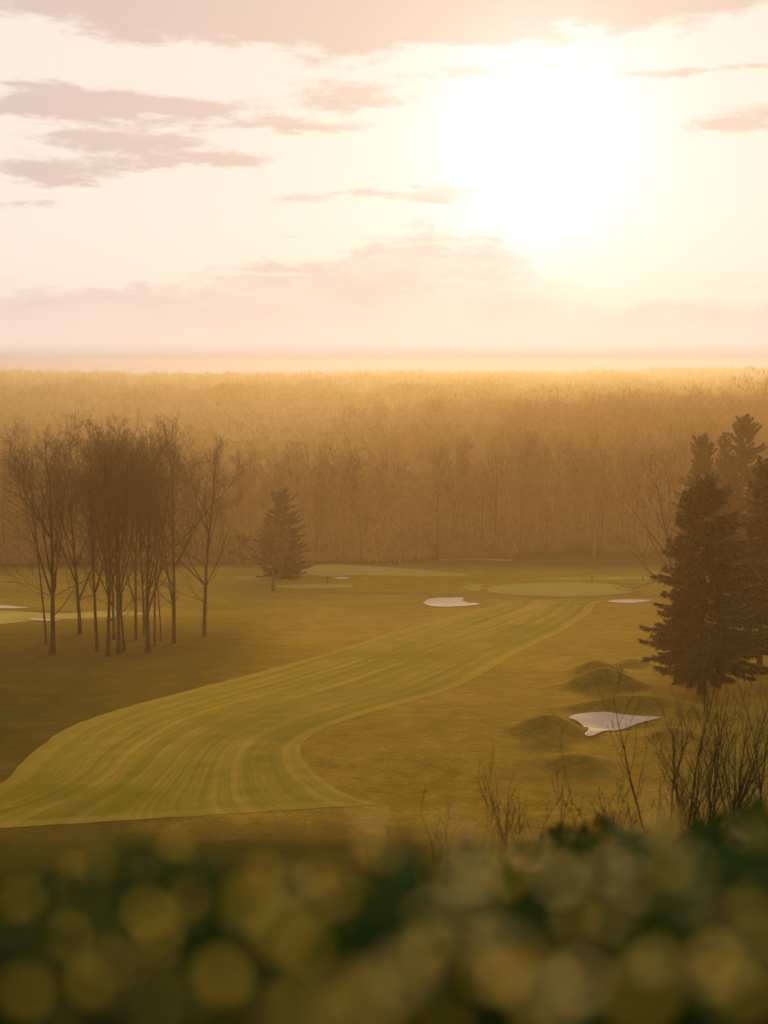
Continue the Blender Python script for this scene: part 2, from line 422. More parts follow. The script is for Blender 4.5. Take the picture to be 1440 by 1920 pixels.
def tree_meshes(name, segs, ta=M_BARK, tb=M_TWIG):
    def pack(levels, n):
        s = [q for l in levels for q in segs[l]]
        return tubes(np.array([q[0] for q in s]), np.array([q[1] for q in s]), np.array([q[2] for q in s]), np.array([q[3] for q in s]), n)
    V, F = pack((0, 1), 7); a = mesh_np(name + '_trunk', V, F, ta, smooth=True)
    V, F = pack((2, 3, 4), 3); b = mesh_np(name + '_crown', V, F, tb)
    return a, b

def place_tree(name, me, px, py, label, cat, group=None, rz=0, s=1.0, sink=.1):
    t = thing(name, G(px, py) - np.array([0, 0, sink]), label, cat, group, rz, s)
    link('trunk', me[0], t); link('crown', me[1], t)
    return t

GROVE = [  # px, py of the foot, px of the top, trunk radius, spread, label
    (87, 1208, 850, .16, .55, 'slim bare tree close behind the stout leftmost front tree of the grove'),
    (99, 1226, 822, .36, .75, 'stout bare tree at the left front of the grove, crown leaning out left'),
    (150, 1190, 832, .30, .6, 'bare tree standing back alone between the left pair and the middle of the grove'),
    (182, 1222, 815, .24, .42, 'straight bare tree, left end of the middle row of the grove'),
    (203, 1231, 840, .27, .55, 'bare tree with the nearest foot of all in the grove'),
    (214, 1199, 850, .20, .5, 'thin bare tree at the back, behind the two nearest trunks of the grove'),
    (223, 1227, 803, .27, .42, 'tall bare tree whose crown makes the middle peak of the grove'),
    (233, 1222, 830, .19, .5, 'thin bare tree just right of the tall middle trunk of the grove'),
    (255, 1199, 835, .22, .5, 'bare tree at the back of the grove left of the forked trunk'),
    (271, 1190, 838, .20, .5, 'bare tree farthest back in the grove behind the forked trunk'),
    (278, 1223, 818, .34, .6, 'thick forked bare tree in the front right of the grove'),
    (290, 1211, 822, .17, .45, 'slender bare tree close right of the thick forked trunk'),
    (302, 1202, 835, .11, .5, 'thinnest bare tree of the grove, a pole between two bigger trunks'),
    (326, 1206, 799, .30, .85, 'tallest bare tree of the grove with low boughs reaching right'),
    (383, 1193, 832, .31, 1.15, 'wide crowned bare tree standing at the right end of the grove')]
for i, (px, py, top, r, sp, lab) in enumerate(GROVE):
    g = G(px, py); h = (py - top) * g[1] / FPX * 1.02
    thin = r < .18
    me = tree_meshes('bare_tree', grow(100 + i, h, sp, (.17, .62) if not thin else (.45, .7), 5 if thin else 10, 4 if px > 270 else 3, 9, 5 if px in (214, 233, 255, 271, 302) else 7, 6, r, .0145))
    place_tree('bare_tree', me, px, py, lab, 'tree', 'bare trees of the grove on the left')

# the bare tree leaning out from behind the spruce
me = tree_meshes('bare_tree', grow(77, 26, 1.3, (.15, .6), 8, 4, 6, 5, 4, .38, .026, lean=-.16))
place_tree('bare_tree', me, 1272, 1150, 'lone bare tree leaning out left from behind the dark spruce', 'tree')

# ------------------------------------------------------------------ evergreens
def conifer(seed, height, rad, clear=.1, taper=1.0, droop=.35, step=.42, per=7, ragged=.3, r0=.32, sprig=.62):
    g = np.random.RandomState(seed)
    n = 14; zz = np.linspace(-.3, height, n); wx = np.cumsum(g.normal(0, .04, n)); wy = np.cumsum(g.normal(0, .04, n))
    P = np.stack([wx - wx[0], wy - wy[0], zz], 1); rr = r0 * (1 - np.linspace(0, .97, n))
    rr[0] *= 1.5
    TV, TF = tubes(P[:-1], P[1:], rr[:-1], rr[1:], 8)
    b0, b1, ra, rb = [], [], [], []; S = []
    z = height * clear; lump = g.uniform(.75, 1.15, 9)
    while z < height - .15:
        t = (z - height * clear) / (height * (1 - clear))
        prof = rad * (1 - t) ** taper * (min(1, .55 + t * 3.2)) + .12
        for k in range(max(4, int(per * (1 - .35 * t)))):
            a = g.uniform(0, 2 * math.pi); L = prof * g.uniform(1 - ragged * 1.5, 1 + ragged * .7) * lump[int(a / 6.2832 * 8.99)]
            if g.rand() < .06: L *= 1.25
            m = max(3, int(L / .4)); up = .28 - .1 * t if t < .8 else .7
            s = np.linspace(0, 1, m + 1)
            zc = z + g.uniform(-.4, .4) + L * (up * t * s - droop * (1 - t * .8) * s ** 1.3 + .22 * s ** 3)
            bx = np.stack([np.interp(z, zz, P[:, 0]) + math.cos(a) * L * s, np.interp(z, zz, P[:, 1]) + math.sin(a) * L * s, zc], 1)
            b0.append(bx[:-1]); b1.append(bx[1:]); q = .02 + .05 * L / rad * (1 - s); ra.append(q[:-1]); rb.append(q[1:])
            cnt = int(12 + L * 60)
            ss = g.uniform(.12, 1.02, cnt) ** .75
            c = np.stack([np.interp(ss, s, bx[:, j]) for j in range(3)], 1)
            side = np.where(g.rand(cnt) < .5, 1, -1) * g.uniform(.2, 1.6, cnt)
            ang = a + side * (1 - ss * .6)
            ln = sprig * g.uniform(.5, 1.3, cnt) * (1.15 - .45 * ss)
            d = np.stack([np.cos(ang), np.sin(ang), g.uniform(-1.15, .3, cnt)], 1) * ln[:, None]
            S.append((c, d))
        z += step * g.uniform(.7, 1.3)
    c = np.concatenate([q[0] for q in S]); d = np.concatenate([q[1] for q in S]); m = len(c)
    c = c + g.normal(0, .05, c.shape)
    w = np.cross(d, g.normal(0, 1, d.shape) * .6 + np.array([0, 0, 1.])); w /= np.linalg.norm(w, axis=1, keepdims=True) + 1e-9
    w *= g.uniform(.03, .075, m)[:, None]
    mid = c + d * .45 - np.array([0, 0, .03]); V = np.stack([c, mid + w, c + d, mid - w], 1).reshape(-1, 3)
    Fq = np.arange(m * 4).reshape(m, 4)
    BV, BF = tubes(np.concatenate(b0), np.concatenate(b1), np.concatenate(ra), np.concatenate(rb), 3)
    TV2 = np.concatenate([TV, BV]); TF2 = np.concatenate([TF, BF + len(TV)])
    return mesh_np('conifer_trunk', TV2, TF2, M_BARK, smooth=True), mesh_np('conifer_crown', V, Fq, M_NEEDLE)

def evergreen(name, px, py, top, halfw_px, label, seed, **kw):
    g = G(px, py); k = g[1] / FPX
    me = conifer(seed, (py - top) * k, halfw_px * k, **kw)
    return place_tree(name, me, px, py, label, 'tree', 'evergreens at the right edge' if px > 1000 else None)
evergreen('spruce_tree', 1316, 1300, 884, 128, 'large dark spruce with drooping boughs nearest on the right', 11, clear=.115, taper=.64, droop=.42, per=10, step=.34, ragged=.32, r0=.40)
evergreen('pine_tree', 1386, 1120, 774, 88, 'tallest evergreen, its top rising above the big dark spruce', 12, clear=.2, taper=.62, droop=.15, per=9, ragged=.42)
evergreen('pine_tree', 1312, 1130, 812, 62, 'slimmer evergreen whose top shows left of the tallest evergreen', 13, clear=.2, taper=.6, droop=.18, per=9, ragged=.4)
evergreen('pine_tree', 1348, 1115, 806, 44, 'hazy evergreen squeezed between the tallest and the slimmer evergreen', 17, clear=.2, taper=.6, droop=.15, per=6, ragged=.4)
evergreen('spruce_tree', 1424, 1256, 850, 78, 'dark spruce with its trunk at the right edge, behind the big spruce', 14, clear=.1, taper=.7, droop=.35, per=8, ragged=.4)
evergreen('pine_tree', 1462, 1180, 812, 80, 'evergreen cut off by the right edge of the picture', 15, clear=.15, taper=.6, droop=.2, per=7, ragged=.4)
evergreen('spruce_tree', 534, 1084, 916, 58, 'broad hazy spruce beside the withered oak in front of the wood', 16, clear=.05, taper=.55, droop=.35, per=9, ragged=.45, sprig=.5)

def oak(seed, height):
    segs = grow(seed, height, 1.4, (.12, .6), 8, 3, 7, 6, 4, .3, .02)
    a, b = tree_meshes('oak', segs)
    g = np.random.RandomState(seed); tips = np.array([s[1] for l in (3, 4) for s in segs[l]])
    c = tips[g.randint(0, len(tips), 9000)] + g.normal(0, .14, (9000, 3))
    d = g.normal(0, 1, (9000, 3)); d /= np.linalg.norm(d, axis=1, keepdims=True); e = np.cross(d, g.normal(0, 1, (9000, 3))); e /= np.linalg.norm(e, axis=1, keepdims=True)
    V = np.stack([c - d * .15, c + e * .09, c + d * .15, c - e * .09], 1).reshape(-1, 3)
    return a, b, mesh_np('oak_leaves', V, np.arange(len(V)).reshape(-1, 4), M_OAKLEAF)
oa = oak(31, 13.5)
t = place_tree('oak_tree', oa, 512, 1108, 'low spreading oak with withered leaves left of the pale mown strips', 'tree')
link('foliage', oa[2], t)

# ------------------------------------------------------------------ the wood behind the course
WV = [tree_meshes('woodland_tree', grow(200 + i, 18.5, [.7, .9, .6, 1.0, .8, .7][i], (.25, .66), 6, 1, 6, 6, 6, .2, .026), M_HAZEBARK, M_HAZEBARK) for i in range(6)]
gw = random.Random(9); nw = 0
WG = 'bare trees along the edge of the hazy wood'
WL = 'bare tree in the hazy wood edge behind the golf course, blurred into its neighbours'
def wood_tree(px, depth, h, label=WL, v=None):
    global nw
    x = (px - 720) / FPX * depth; p = np.array([x, depth, float(H(x, depth)) - .1])
    t = thing('woodland_tree', p, label, 'tree', WG, gw.uniform(0, 6.28), h / 18.5)
    me = WV[v if v is not None else nw % 6]; link('trunk', me[0], t); link('crown', me[1], t); nw += 1
def wood_edge(px):      # depth of the foot of the wood across the picture
    return np.interp(px, [-300, 0, 300, 560, 700, 900, 1100, 1300, 1700], [342, 338, 340, 337, 336, 344, 350, 348, 336])
for row, (gap, dd) in enumerate([(36, 1), (36, 12), (38, 30), (38, 60), (38, 100)]):
    px = -190
    while px < 1560:
        e = wood_edge(px) + dd + gw.uniform(-2, 5)
        hh = np.interp(px, [-200, 60, 400, 520, 700, 780, 1000, 1250, 1600], [25, 24, 25, 23.5, 23, 25, 28, 29, 29]) * gw.uniform(.66, 1.08)
        if row > 2 and px < 700: hh *= .88
        wood_tree(px, e, hh); px += gap * gw.uniform(.55, 1.45)
wood_tree(556, 338, 28.6, 'taller bare tree rising in twin crowns above the hazy wood, behind the broad spruce', 3)
wood_tree(598, 340, 28.0, 'bare tree with a rounded crown just right of the twin crowned one above the wood', 1)
wood_tree(640, 339, 27.2, 'bushy topped bare tree, right end of the three that rise above the wood', 4)
wood_tree(1118, 347, 30.0, 'tall bare tree spreading a pale fan of branches at the wood edge behind the green', 0)

# the depths of the wood and the far woods: one mass
def far_wood():
    g = np.random.RandomState(3); T = []
    def add(n, d0, d1, hlo, hhi, mask):
        d = np.sqrt(g.uniform(d0 ** 2, d1 ** 2, n)); px = g.uniform(-260, 1700, n); k = mask(px, d)
        d, px = d[k], px[k]; T.append(np.stack([(px - 720) / FPX * d, d, g.uniform(hlo, hhi, len(d))], 1))
    add(1900, 400, 900, 23, 30, lambda p, d: p > np.interp(d, [400, 470, 600, 900], [600, 680, 800, 860]) + g.normal(0, 60, len(p)))
    add(420, 430, 640, 25, 30, lambda p, d: (p > 780) & (p < 960))
    add(700, 430, 640, 29, 35, lambda p, d: p > 930)
    add(4200, 440, 1350, 4, 10, lambda p, d: p < 790 + g.normal(0, 60, len(p)))
    add(3200, 850, 1750, 16, 25, lambda p, d: (p > 720 + g.normal(0, 60, len(p))) & (d < 1100) | (d > 1300 + g.normal(0, 60, len(p))))
    add(6000, 1700, 3400, 16, 26, lambda p, d: d > 0)
    add(3000, 3400, 5100, 16, 28, lambda p, d: d > 0)
    T = np.concatenate(T); n = len(T); V = []
    T[:, 2] *= 1 + .26 * np.sin(T[:, 0] * .021 + T[:, 1] * .013) * np.sin(T[:, 0] * .009 - T[:, 1] * .017 + 1) + .14 * np.sin(T[:, 0] * .07 + T[:, 1] * .004)
    base = H(T[:, 0], T[:, 1]); base = base - 3.0 * np.clip((T[:, 1] - 500) / 600, 0, 1) * 0
    for rng_lo, rng_hi, per in ((0, 920, 260), (920, 1700, 90), (1700, 9000, 30)):
        s = (T[:, 1] >= rng_lo) & (T[:, 1] < rng_hi); t = T[s]; b = base[s]; m = len(t)
        r = t[:, 2] * g.uniform(.22, .34, m)
        u = g.normal(0, 1, (m, per, 3)); u /= np.linalg.norm(u, axis=2, keepdims=True); u *= (g.rand(m, per, 1) ** .4)
        c = np.stack([t[:, 0:1] + u[..., 0] * r[:, None], t[:, 1:2] + u[..., 1] * r[:, None], b[:, None] + t[:, 2:3] * (.64 + u[..., 2] * .36)], -1)
        out = np.stack([u[..., 0] * .8, u[..., 1] * .8, .7 + u[..., 2] * .3], -1) + g.normal(0, .35, (m, per, 3))
        size = np.interp(t[:, 1], [400, 920, 1750, 4500], [1.3, 2.2, 3.6, 6.0])[:, None, None]
        e = out * size * .5
        w = np.cross(out, g.normal(0, 1, out.shape)); w /= np.linalg.norm(w, axis=2, keepdims=True) + 1e-9
        w *= np.interp(t[:, 1], [400, 920, 1750, 4500], [.055, .25, .8, 2.2])[:, None, None]
        V.append(np.stack([c - e - w, c - e + w, c + e], 2).reshape(-1, 3))
        tr = np.interp(t[:, 1], [400, 920, 1750], [.2, .3, .5])[:, None]     # trunks, three-cornered slivers seen edge to edge
        z0 = np.stack([t[:, 0], t[:, 1], b], 1); z1 = z0 + np.stack([g.normal(0, .3, m), g.normal(0, .3, m), t[:, 2] * .75], 1)
        for a0, a1 in ((0, 2.1), (2.1, 4.2), (4.2, 6.3)):
            V.append(np.stack([z0 + np.concatenate([tr * math.cos(a0), tr * math.sin(a0), tr * 0], 1), z0 + np.concatenate([tr * math.cos(a1), tr * math.sin(a1), tr * 0], 1), z1], 1).reshape(-1, 3))
    m = 200000; px = g.uniform(-260, 1700, m); d = wood_edge(px) + 1 + np.where((g.rand(m) < .3) & (px < 820), 330, 90) * g.rand(m) ** 1.6; x = (px - 720) / FPX * d
    hh = 1.5 + 7.5 * g.rand(m) ** 2 * (.5 + .5 * np.sin(px * .03 + d * .2)) + 12 * np.clip((d - wood_edge(px) - 4) / 45, 0, 1)
    c = np.stack([x, d, H(x, d) + hh * g.rand(m)], 1); o = np.stack([g.normal(0, .45, m), g.normal(0, .45, m), g.uniform(.3, 1.2, m)], 1)
    w = np.cross(o, g.normal(0, 1, (m, 3))); w /= np.linalg.norm(w, axis=1, keepdims=True); w *= .05
    V.append(np.stack([c - w, c + w, c + o * 1.1], 1).reshape(-1, 3))
    V = np.concatenate(V)
    return mesh_np('far_wood', V, np.arange(len(V)).reshape(-1, 3), M_HAZETWIG)
tag(link('far_wood', far_wood()), 'bare woodland fading into golden haze out to the horizon', kind='stuff')

# ------------------------------------------------------------------ small posts on the course
def post(px, py, label, w=.28, h=.95):
    g = G(px, py); t = thing('marker_post', g, label, 'post', 'small dark posts on the course')
    def lathe(prof, n=10):
        V = np.array([(r * math.cos(2 * math.pi * k / n), r * math.sin(2 * math.pi * k / n), z) for z, r in prof for k in range(n)])
        F = np.array([(j * n + k, j * n + (k + 1) % n, (j + 1) * n + (k + 1) % n, (j + 1) * n + k) for j in range(len(prof) - 1) for k in range(n)])
        return V, F
    V, F = lathe([(-.1, w * .8), (h * .8, w * .8)]); link('post', mesh_np('post', V, F, M_POST), t)
    V, F = lathe([(h * .8, w), (h * .95, w), (h, w * .6), (h, .001)]); link('cap', mesh_np('cap', V, F, M_POST), t)
post(1110, 1088, 'stubby dark post on the far edge of the putting green', .22, .75)
post(1205, 1089, 'dark post near the spruce at the right end of the green', .16, .95)
post(614, 1092, 'thin dark post left of the tiny far sand strip', .12, 1.3)

# ------------------------------------------------------------------ saplings on the brow of the hill
def sapling(seed, height, stems, spread, twig=.0022, sub=9, r=.020):
    g = random.Random(seed); segs = []
    def br(p, v, L, rad, lev):
        n = (9, 5, 3)[lev]; pts = []
        for i in range(n):
            v = v + np.array([g.gauss(0, .07), g.gauss(0, .07), g.gauss(0, .05) + .05]); v /= math.sqrt(v @ v)
            q = p + v * L / n; a, b = rad * (1 - .8 * i / n), rad * (1 - .8 * (i + 1) / n)
            segs.append((lev, p, q, max(a, twig), max(b, twig * .8))); p = q; pts.append((p, v, b))
        if lev < 2:
            m = max(2, int((sub if lev == 0 else 4) * g.uniform(.7, 1.3)))
            for k in range(m):
                t = .2 + .75 * (k + g.random()) / m; q, w, rr = pts[min(int(t * n), n - 1)]
                az = g.uniform(0, 6.283); s = np.array([math.cos(az), math.sin(az), g.uniform(.2, 1.0)]); d = w + s * .75; d /= math.sqrt(d @ d)
                br(q, d, L * (.32 if lev == 0 else .4) * (1.2 - .6 * t) * g.uniform(.6, 1.3), rr * .6, lev + 1)
    out = []
    for k in range(stems):
        segs.clear()
        a = g.uniform(0, 6.283); s = g.uniform(.1, 1) * spread
        br(np.array([math.cos(a) * .18, math.sin(a) * .18, -.1]), np.array([math.cos(a) * s, math.sin(a) * s, 1.0]), height * g.uniform(.72, 1.0), r * g.uniform(.6, 1.1), 0)
        def pack(f):
            q4 = [q for q in segs if f(q[0])]
            return tubes(*[np.array([q[n] for q in q4]) for n in (1, 2, 3, 4)], 5)
        out.append(mesh_np('sapling_stem', *pack(lambda l: True), M_DARKTWIG))
    return out
SAP = [  # px of foot, py of top, depth, stems, spread, label
    (1318, 1296, 15.0, 14, .34, 'tall clump of dark bare stems in front of the shaded spruce foot'),
    (1352, 1330, 16.5, 6, .3, 'lower bare shrub tangled into the right side of the tall stem clump'),
    (1432, 1300, 14.5, 8, .32, 'bare dark shrub cut off by the right edge of the picture'),
    (1262, 1420, 14.0, 6, .3, 'small bare shrub leaning at the left foot of the tall stem clump'),
    (1018, 1412, 13.5, 6, .42, 'spiky bare shrub with a tall central shoot below the low mound'),
    (962, 1490, 12.5, 5, .34, 'low arching bramble shoots left of the spiky shrub'),
    (1138, 1440, 14.0, 5, .28, 'open bare shrub of a few forked shoots, middle of the brow'),
    (1190, 1462, 13.0, 5, .38, 'low twiggy shrub between the forked shoots and the tall clump'),
    (836, 1488, 13.0, 4, .25, 'small cluster of upright bare shoots by the tip of the fairway'),
    (880, 1506, 12.5, 3, .35, 'shortest bare shoots, just right of the upright cluster near the fairway tip'),
    (768, 1520, 12.0, 3, .4, 'tiny forked bare twigs, leftmost of all on the brow')]
for i, (px, top, dep, st, sp, lab) in enumerate(SAP):
    x = (px - 720) / FPX * dep; z0 = float(H(x, dep)); zt = at_depth(px, top, dep)[2]
    parts = sapling(300 + i, (zt - z0) * 1.06, st, sp) if st > 7 else sapling(300 + i, (zt - z0) * .98, st, sp * .8, .002, 6, .010)
    t = thing('bare_shrub', (x, dep, z0), lab, 'shrub', 'bare shrubs on the brow of the hill')
    for a in parts: link('stem', a, t)

# ------------------------------------------------------------------ leafy undergrowth: brow and right under the camera
def leaves(c, size, up, g, flat=.35):
    """c centres, size per leaf, up: how level the leaf lies (0..1)"""
    n = len(c)
    nr = g.normal(0, 1, (n, 3)); nr /= np.linalg.norm(nr, axis=1, keepdims=True)
    nr = nr * (1 - up)[:, None] + np.array([0, 0, 1.]) * up[:, None]; nr /= np.linalg.norm(nr, axis=1, keepdims=True)
    d = np.cross(nr, g.normal(0, 1, (n, 3))); d /= np.linalg.norm(d, axis=1, keepdims=True) + 1e-9; e = np.cross(nr, d)
    s = size[:, None]
    V = np.stack([c - d * s, c - d * s * .3 + e * s * flat * 1.4, c + d * s * .5 + e * s * flat, c + d * s, c + d * s * .5 - e * s * flat, c - d * s * .3 - e * s * flat * 1.4], 1)
    return V.reshape(-1, 3)

def undergrowth():
    g = np.random.RandomState(21); Vs, mi = [], []
    # on the brow, 9 to 15 m off
    n = 42000
    dep = g.uniform(1.7, 4.2, n); px = g.uniform(-150, 1600, n)
    topy = np.interp(px, [-150, 250, 500, 720, 900, 1000, 1200, 1440, 1600], [1990, 1960, 1850, 1690, 1600, 1560, 1545, 1525, 1520]) + 18 * np.sin(px * .021) + 12 * np.sin(px * .067 + dep) + np.abs(g.normal(0, 26, n))
    x = (px - 720) / FPX * dep; z0 = H(x, dep); zt = np.array([at_depth(a, b, d_)[2] for a, b, d_ in zip(px, topy, dep)])
    zt = np.maximum(zt, z0 + .06); z = zt - np.minimum(zt - z0, dep * .2) * g.rand(n)
    Vs.append(leaves(np.stack([x, dep, z], 1), g.uniform(.006, .018, n), g.uniform(0, .5, n), g)); mi.append(np.where(g.rand(n) < .08, 2, 0))
    # close under the lens, .3 to 2.5 m off
    n = 15000
    px = g.uniform(-500, 1940, n)
    dep = .48 + .50 * g.rand(n)
    topy = np.interp(px, [-300, 100, 420, 640, 760, 1000, 1440, 1700], [1605, 1615, 1640, 1640, 1630, 1595, 1550, 1540]) + 30 * np.sin(px * .013 + 1) + 22 * np.sin(px * .037 + dep * 3) + np.clip(.7 - dep, 0, 1) * 120
    py = topy + (2400 - topy) * g.rand(n) ** .72
    c = np.array([at_depth(a, b, d_) for a, b, d_ in zip(px, py, dep)])
    Vs.append(leaves(c, (.004 + .010 * g.rand(n)) * (.4 + dep), g.uniform(0, .5, n), g)); mi.append(np.zeros(n))
    # pale upright leaf tips set out as bokeh highlights, brightness in their colour
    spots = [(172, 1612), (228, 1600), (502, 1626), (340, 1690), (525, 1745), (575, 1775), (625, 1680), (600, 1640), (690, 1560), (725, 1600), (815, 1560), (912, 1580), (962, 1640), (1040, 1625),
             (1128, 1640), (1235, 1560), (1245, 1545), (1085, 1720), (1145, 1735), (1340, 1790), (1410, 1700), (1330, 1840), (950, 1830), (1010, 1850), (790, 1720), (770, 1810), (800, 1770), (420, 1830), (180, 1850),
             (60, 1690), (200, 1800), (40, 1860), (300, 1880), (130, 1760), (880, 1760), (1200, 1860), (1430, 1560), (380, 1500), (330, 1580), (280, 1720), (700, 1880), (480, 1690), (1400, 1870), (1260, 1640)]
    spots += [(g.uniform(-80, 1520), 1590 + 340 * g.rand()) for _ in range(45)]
    for k, (px, py) in enumerate(spots):
        near = (py - 1520) / 400
        dep = float(np.clip(.60 - .30 * near + g.normal(0, .05), .25, .70))
        c = at_depth(px + g.normal(0, 6), py + g.normal(0, 5), dep)
        q = g.uniform(.75, 1.15) * (.0029 if k < 44 else .0017); az_ = g.normal(0, .5) if k < 44 else g.normal(0, 1.1); ex = np.array([math.cos(az_), math.sin(az_), g.normal(0, .2)]); ez = np.array([g.normal(0, .2), g.normal(0, .3), 1.0])
        ez /= np.linalg.norm(ez); ex /= np.linalg.norm(ex)
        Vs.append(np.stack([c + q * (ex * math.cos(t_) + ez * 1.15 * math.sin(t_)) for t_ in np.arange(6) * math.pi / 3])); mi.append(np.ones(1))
    for k, (px, py) in enumerate(spots):        # level leaves, their glint mostly put into the gold colour
        if k % 5 == 2: continue
        dep = float(np.clip(.56 - .30 * (py - 1520) / 400 + g.normal(0, .05), .25, .66))
        c = at_depth(px + g.normal(0, 25), py + g.normal(0, 18), dep); nr = np.array([g.normal(0, .06), .03 + g.normal(0, .06), 1.0]); nr /= np.linalg.norm(nr)
        d = np.cross(np.array([1., g.normal(0, .15), 0]), nr); d /= np.linalg.norm(d); e = np.cross(nr, d); q = g.uniform(.7, 1.1); l, w_ = .0052 * q, .0023 * q
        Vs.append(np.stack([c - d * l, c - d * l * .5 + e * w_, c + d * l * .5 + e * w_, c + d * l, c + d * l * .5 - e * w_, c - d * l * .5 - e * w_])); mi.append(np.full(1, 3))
    n = 70
    px = g.uniform(-300, 1740, n); py = g.uniform(1560, 1990, n); dep = np.clip(.72 - .40 * (py - 1560) / 400 + g.normal(0, .12, n), .26, 1.1)
    c = np.array([at_depth(a, b, d_) for a, b, d_ in zip(px, py, dep)])
    Vs.append(leaves(c, (.0012 + .0016 * g.rand(n)), g.uniform(0, .4, n), g, .6)); mi.append(np.ones(n))
    V = np.concatenate(Vs); mi = np.concatenate(mi)
    return mesh_np('undergrowth', V, np.arange(len(V)).reshape(-1, 6), [M_BUSH, M_BOKEH, M_GOLD, M_GLINT], mi)
tag(link('undergrowth', undergrowth()), 'blurred leaves, painted glints and stems filling the foreground', kind='stuff')

# ------------------------------------------------------------------ haze
SIG = .00074
m = bpy.data.materials.new('haze_air'); m.use_nodes = True; nt = m.node_tree; nt.nodes.clear()
out = nt.nodes.new('ShaderNodeOutputMaterial'); pv = nt.nodes.new('ShaderNodeVolumePrincipled')
pv.inputs['Color'].default_value = (.425, .305, .155, 1); pv.inputs['Absorption Color'].default_value = (0, .25, .8, 1); pv.inputs['Density'].default_value = SIG; pv.inputs['Anisotropy'].default_value = .55
nt.links.new(pv.outputs[0], out.inputs['Volume'])
x0, x1, y0, y1, z0, z1 = -6800, 6800, -400, 7000, -46.0, 38.5
V = np.array([(x, y, z) for z in (z0, z1) for y in (y0, y1) for x in (x0, x1)])
F = np.array([(0, 2, 3, 1), (4, 5, 7, 6), (0, 1, 5, 4), (2, 6, 7, 3), (0, 4, 6, 2), (1, 3, 7, 5)])
hz = link('haze', mesh_np('haze', V, F, m)); hz['kind'] = 'stuff'

# ------------------------------------------------------------------ sun and sky
SUN_PX = (1012, 215)
r = ray(*SUN_PX); sd = r / np.linalg.norm(r)
EL, AZ = math.asin(sd[2]), math.atan2(sd[0], sd[1])
sl = bpy.data.lights.new('sun', 'SUN'); so = bpy.data.objects.new('sun', sl); C.objects.link(so)
sl.energy = 4.6; sl.angle = R(9); sl.color = (1, .57, .22)
from mathutils import Vector
so.rotation_euler = Vector(tuple(sd)).to_track_quat('Z', 'Y').to_euler()

w = bpy.data.worlds.new('World'); scene.world = w; w.use_nodes = True; nt = w.node_tree; nt.nodes.clear()
wo = nt.nodes.new('ShaderNodeOutputWorld'); bg = nt.nodes.new('ShaderNodeBackground'); nt.links.new(bg.outputs[0], wo.inputs[0])
w.cycles.sampling_method = 'MANUAL'; w.cycles.sample_map_resolution = 256
sky = nt.nodes.new('ShaderNodeTexSky'); sky.sky_type = 'NISHITA'; sky.sun_disc = False; sky.sun_elevation = EL; sky.sun_rotation = AZ
sky.dust_density = 3.0; sky.air_density = 1.0
co = nt.nodes.new('ShaderNodeTexCoord').outputs['Generated']
sx = nt.nodes.new('ShaderNodeSeparateXYZ'); nt.links.new(co, sx.inputs[0])
az = mth(nt, 'ARCTAN2', sx.outputs[0], sx.outputs[1]); el = mth(nt, 'ARCSINE', sx.outputs[2])
def ae(px, py):
    q = ray(px, py); q = q / np.linalg.norm(q); return math.atan2(q[0], q[1]), math.asin(q[2])
# warped coordinates: ragged cloud edges
cv = nt.nodes.new('ShaderNodeCombineXYZ'); nt.links.new(az, cv.inputs[0]); nt.links.new(el, cv.inputs[1])
n1 = noise(nt, cv.outputs[0], 1.0, 4, .62, (14, 52, 1), True); n2 = noise(nt, cv.outputs[0], 1.0, 3, .6, (26, 60, 1), True); n3 = noise(nt, cv.outputs[0], 1.0, 4, .65, (34, 120, 1), True)
azw = mth(nt, 'ADD', az, mth(nt, 'MULTIPLY', mth(nt, 'SUBTRACT', n2, .5), .05))
elw = mth(nt, 'ADD', el, mth(nt, 'MULTIPLY', mth(nt, 'SUBTRACT', n1, .5), .018))
def blobs(lst):
    tot = None
    for px, py, wx, wy, am in lst:
        a, e = ae(px, py)
        u = mth(nt, 'MULTIPLY', mth(nt, 'SUBTRACT', azw, a), FPX / wx); v = mth(nt, 'MULTIPLY', mth(nt, 'SUBTRACT', elw, e), FPX / wy)
        q = mth(nt, 'MULTIPLY', mth(nt, 'EXPONENT', mth(nt, 'MULTIPLY', mth(nt, 'ADD', mth(nt, 'MULTIPLY', u, u), mth(nt, 'MULTIPLY', v, v)), -1)), am)
        tot = q if tot is None else mth(nt, 'ADD', tot, q)
    return tot
nmod = mth(nt, 'ADD', mth(nt, 'MULTIPLY', mth(nt, 'SUBTRACT', n3, .5), 1.1), mth(nt, 'MULTIPLY', mth(nt, 'SUBTRACT', n1, .5), .9))
streak = blobs([(150, 185, 130, 26, 1), (330, 205, 190, 24, 1), (560, 236, 130, 12, .8), (230, 262, 190, 24, 1), (370, 300, 170, 14, .9), (70, 322, 170, 24, 1), (20, 210, 110, 18, .8), (50, 385, 110, 9, .7),
                (640, 168, 150, 26, .7), (700, 195, 90, 14, .55), (700, 366, 190, 12, .75), (860, 350, 80, 10, .6), (1170, 323, 80, 7, .6), (1400, 225, 110, 26, .95), (1270, 262, 60, 7, .5), (1290, 135, 190, 11, .9), (900, 138, 140, 16, .6),
                (560, 446, 80, 6, .5), (40, 155, 80, 9, .6), (1000, 118, 120, 10, .5)])
m_streak = sstep(nt, mth(nt, 'ADD', streak, mth(nt, 'MULTIPLY', nmod, 1.0)), .27, .90)
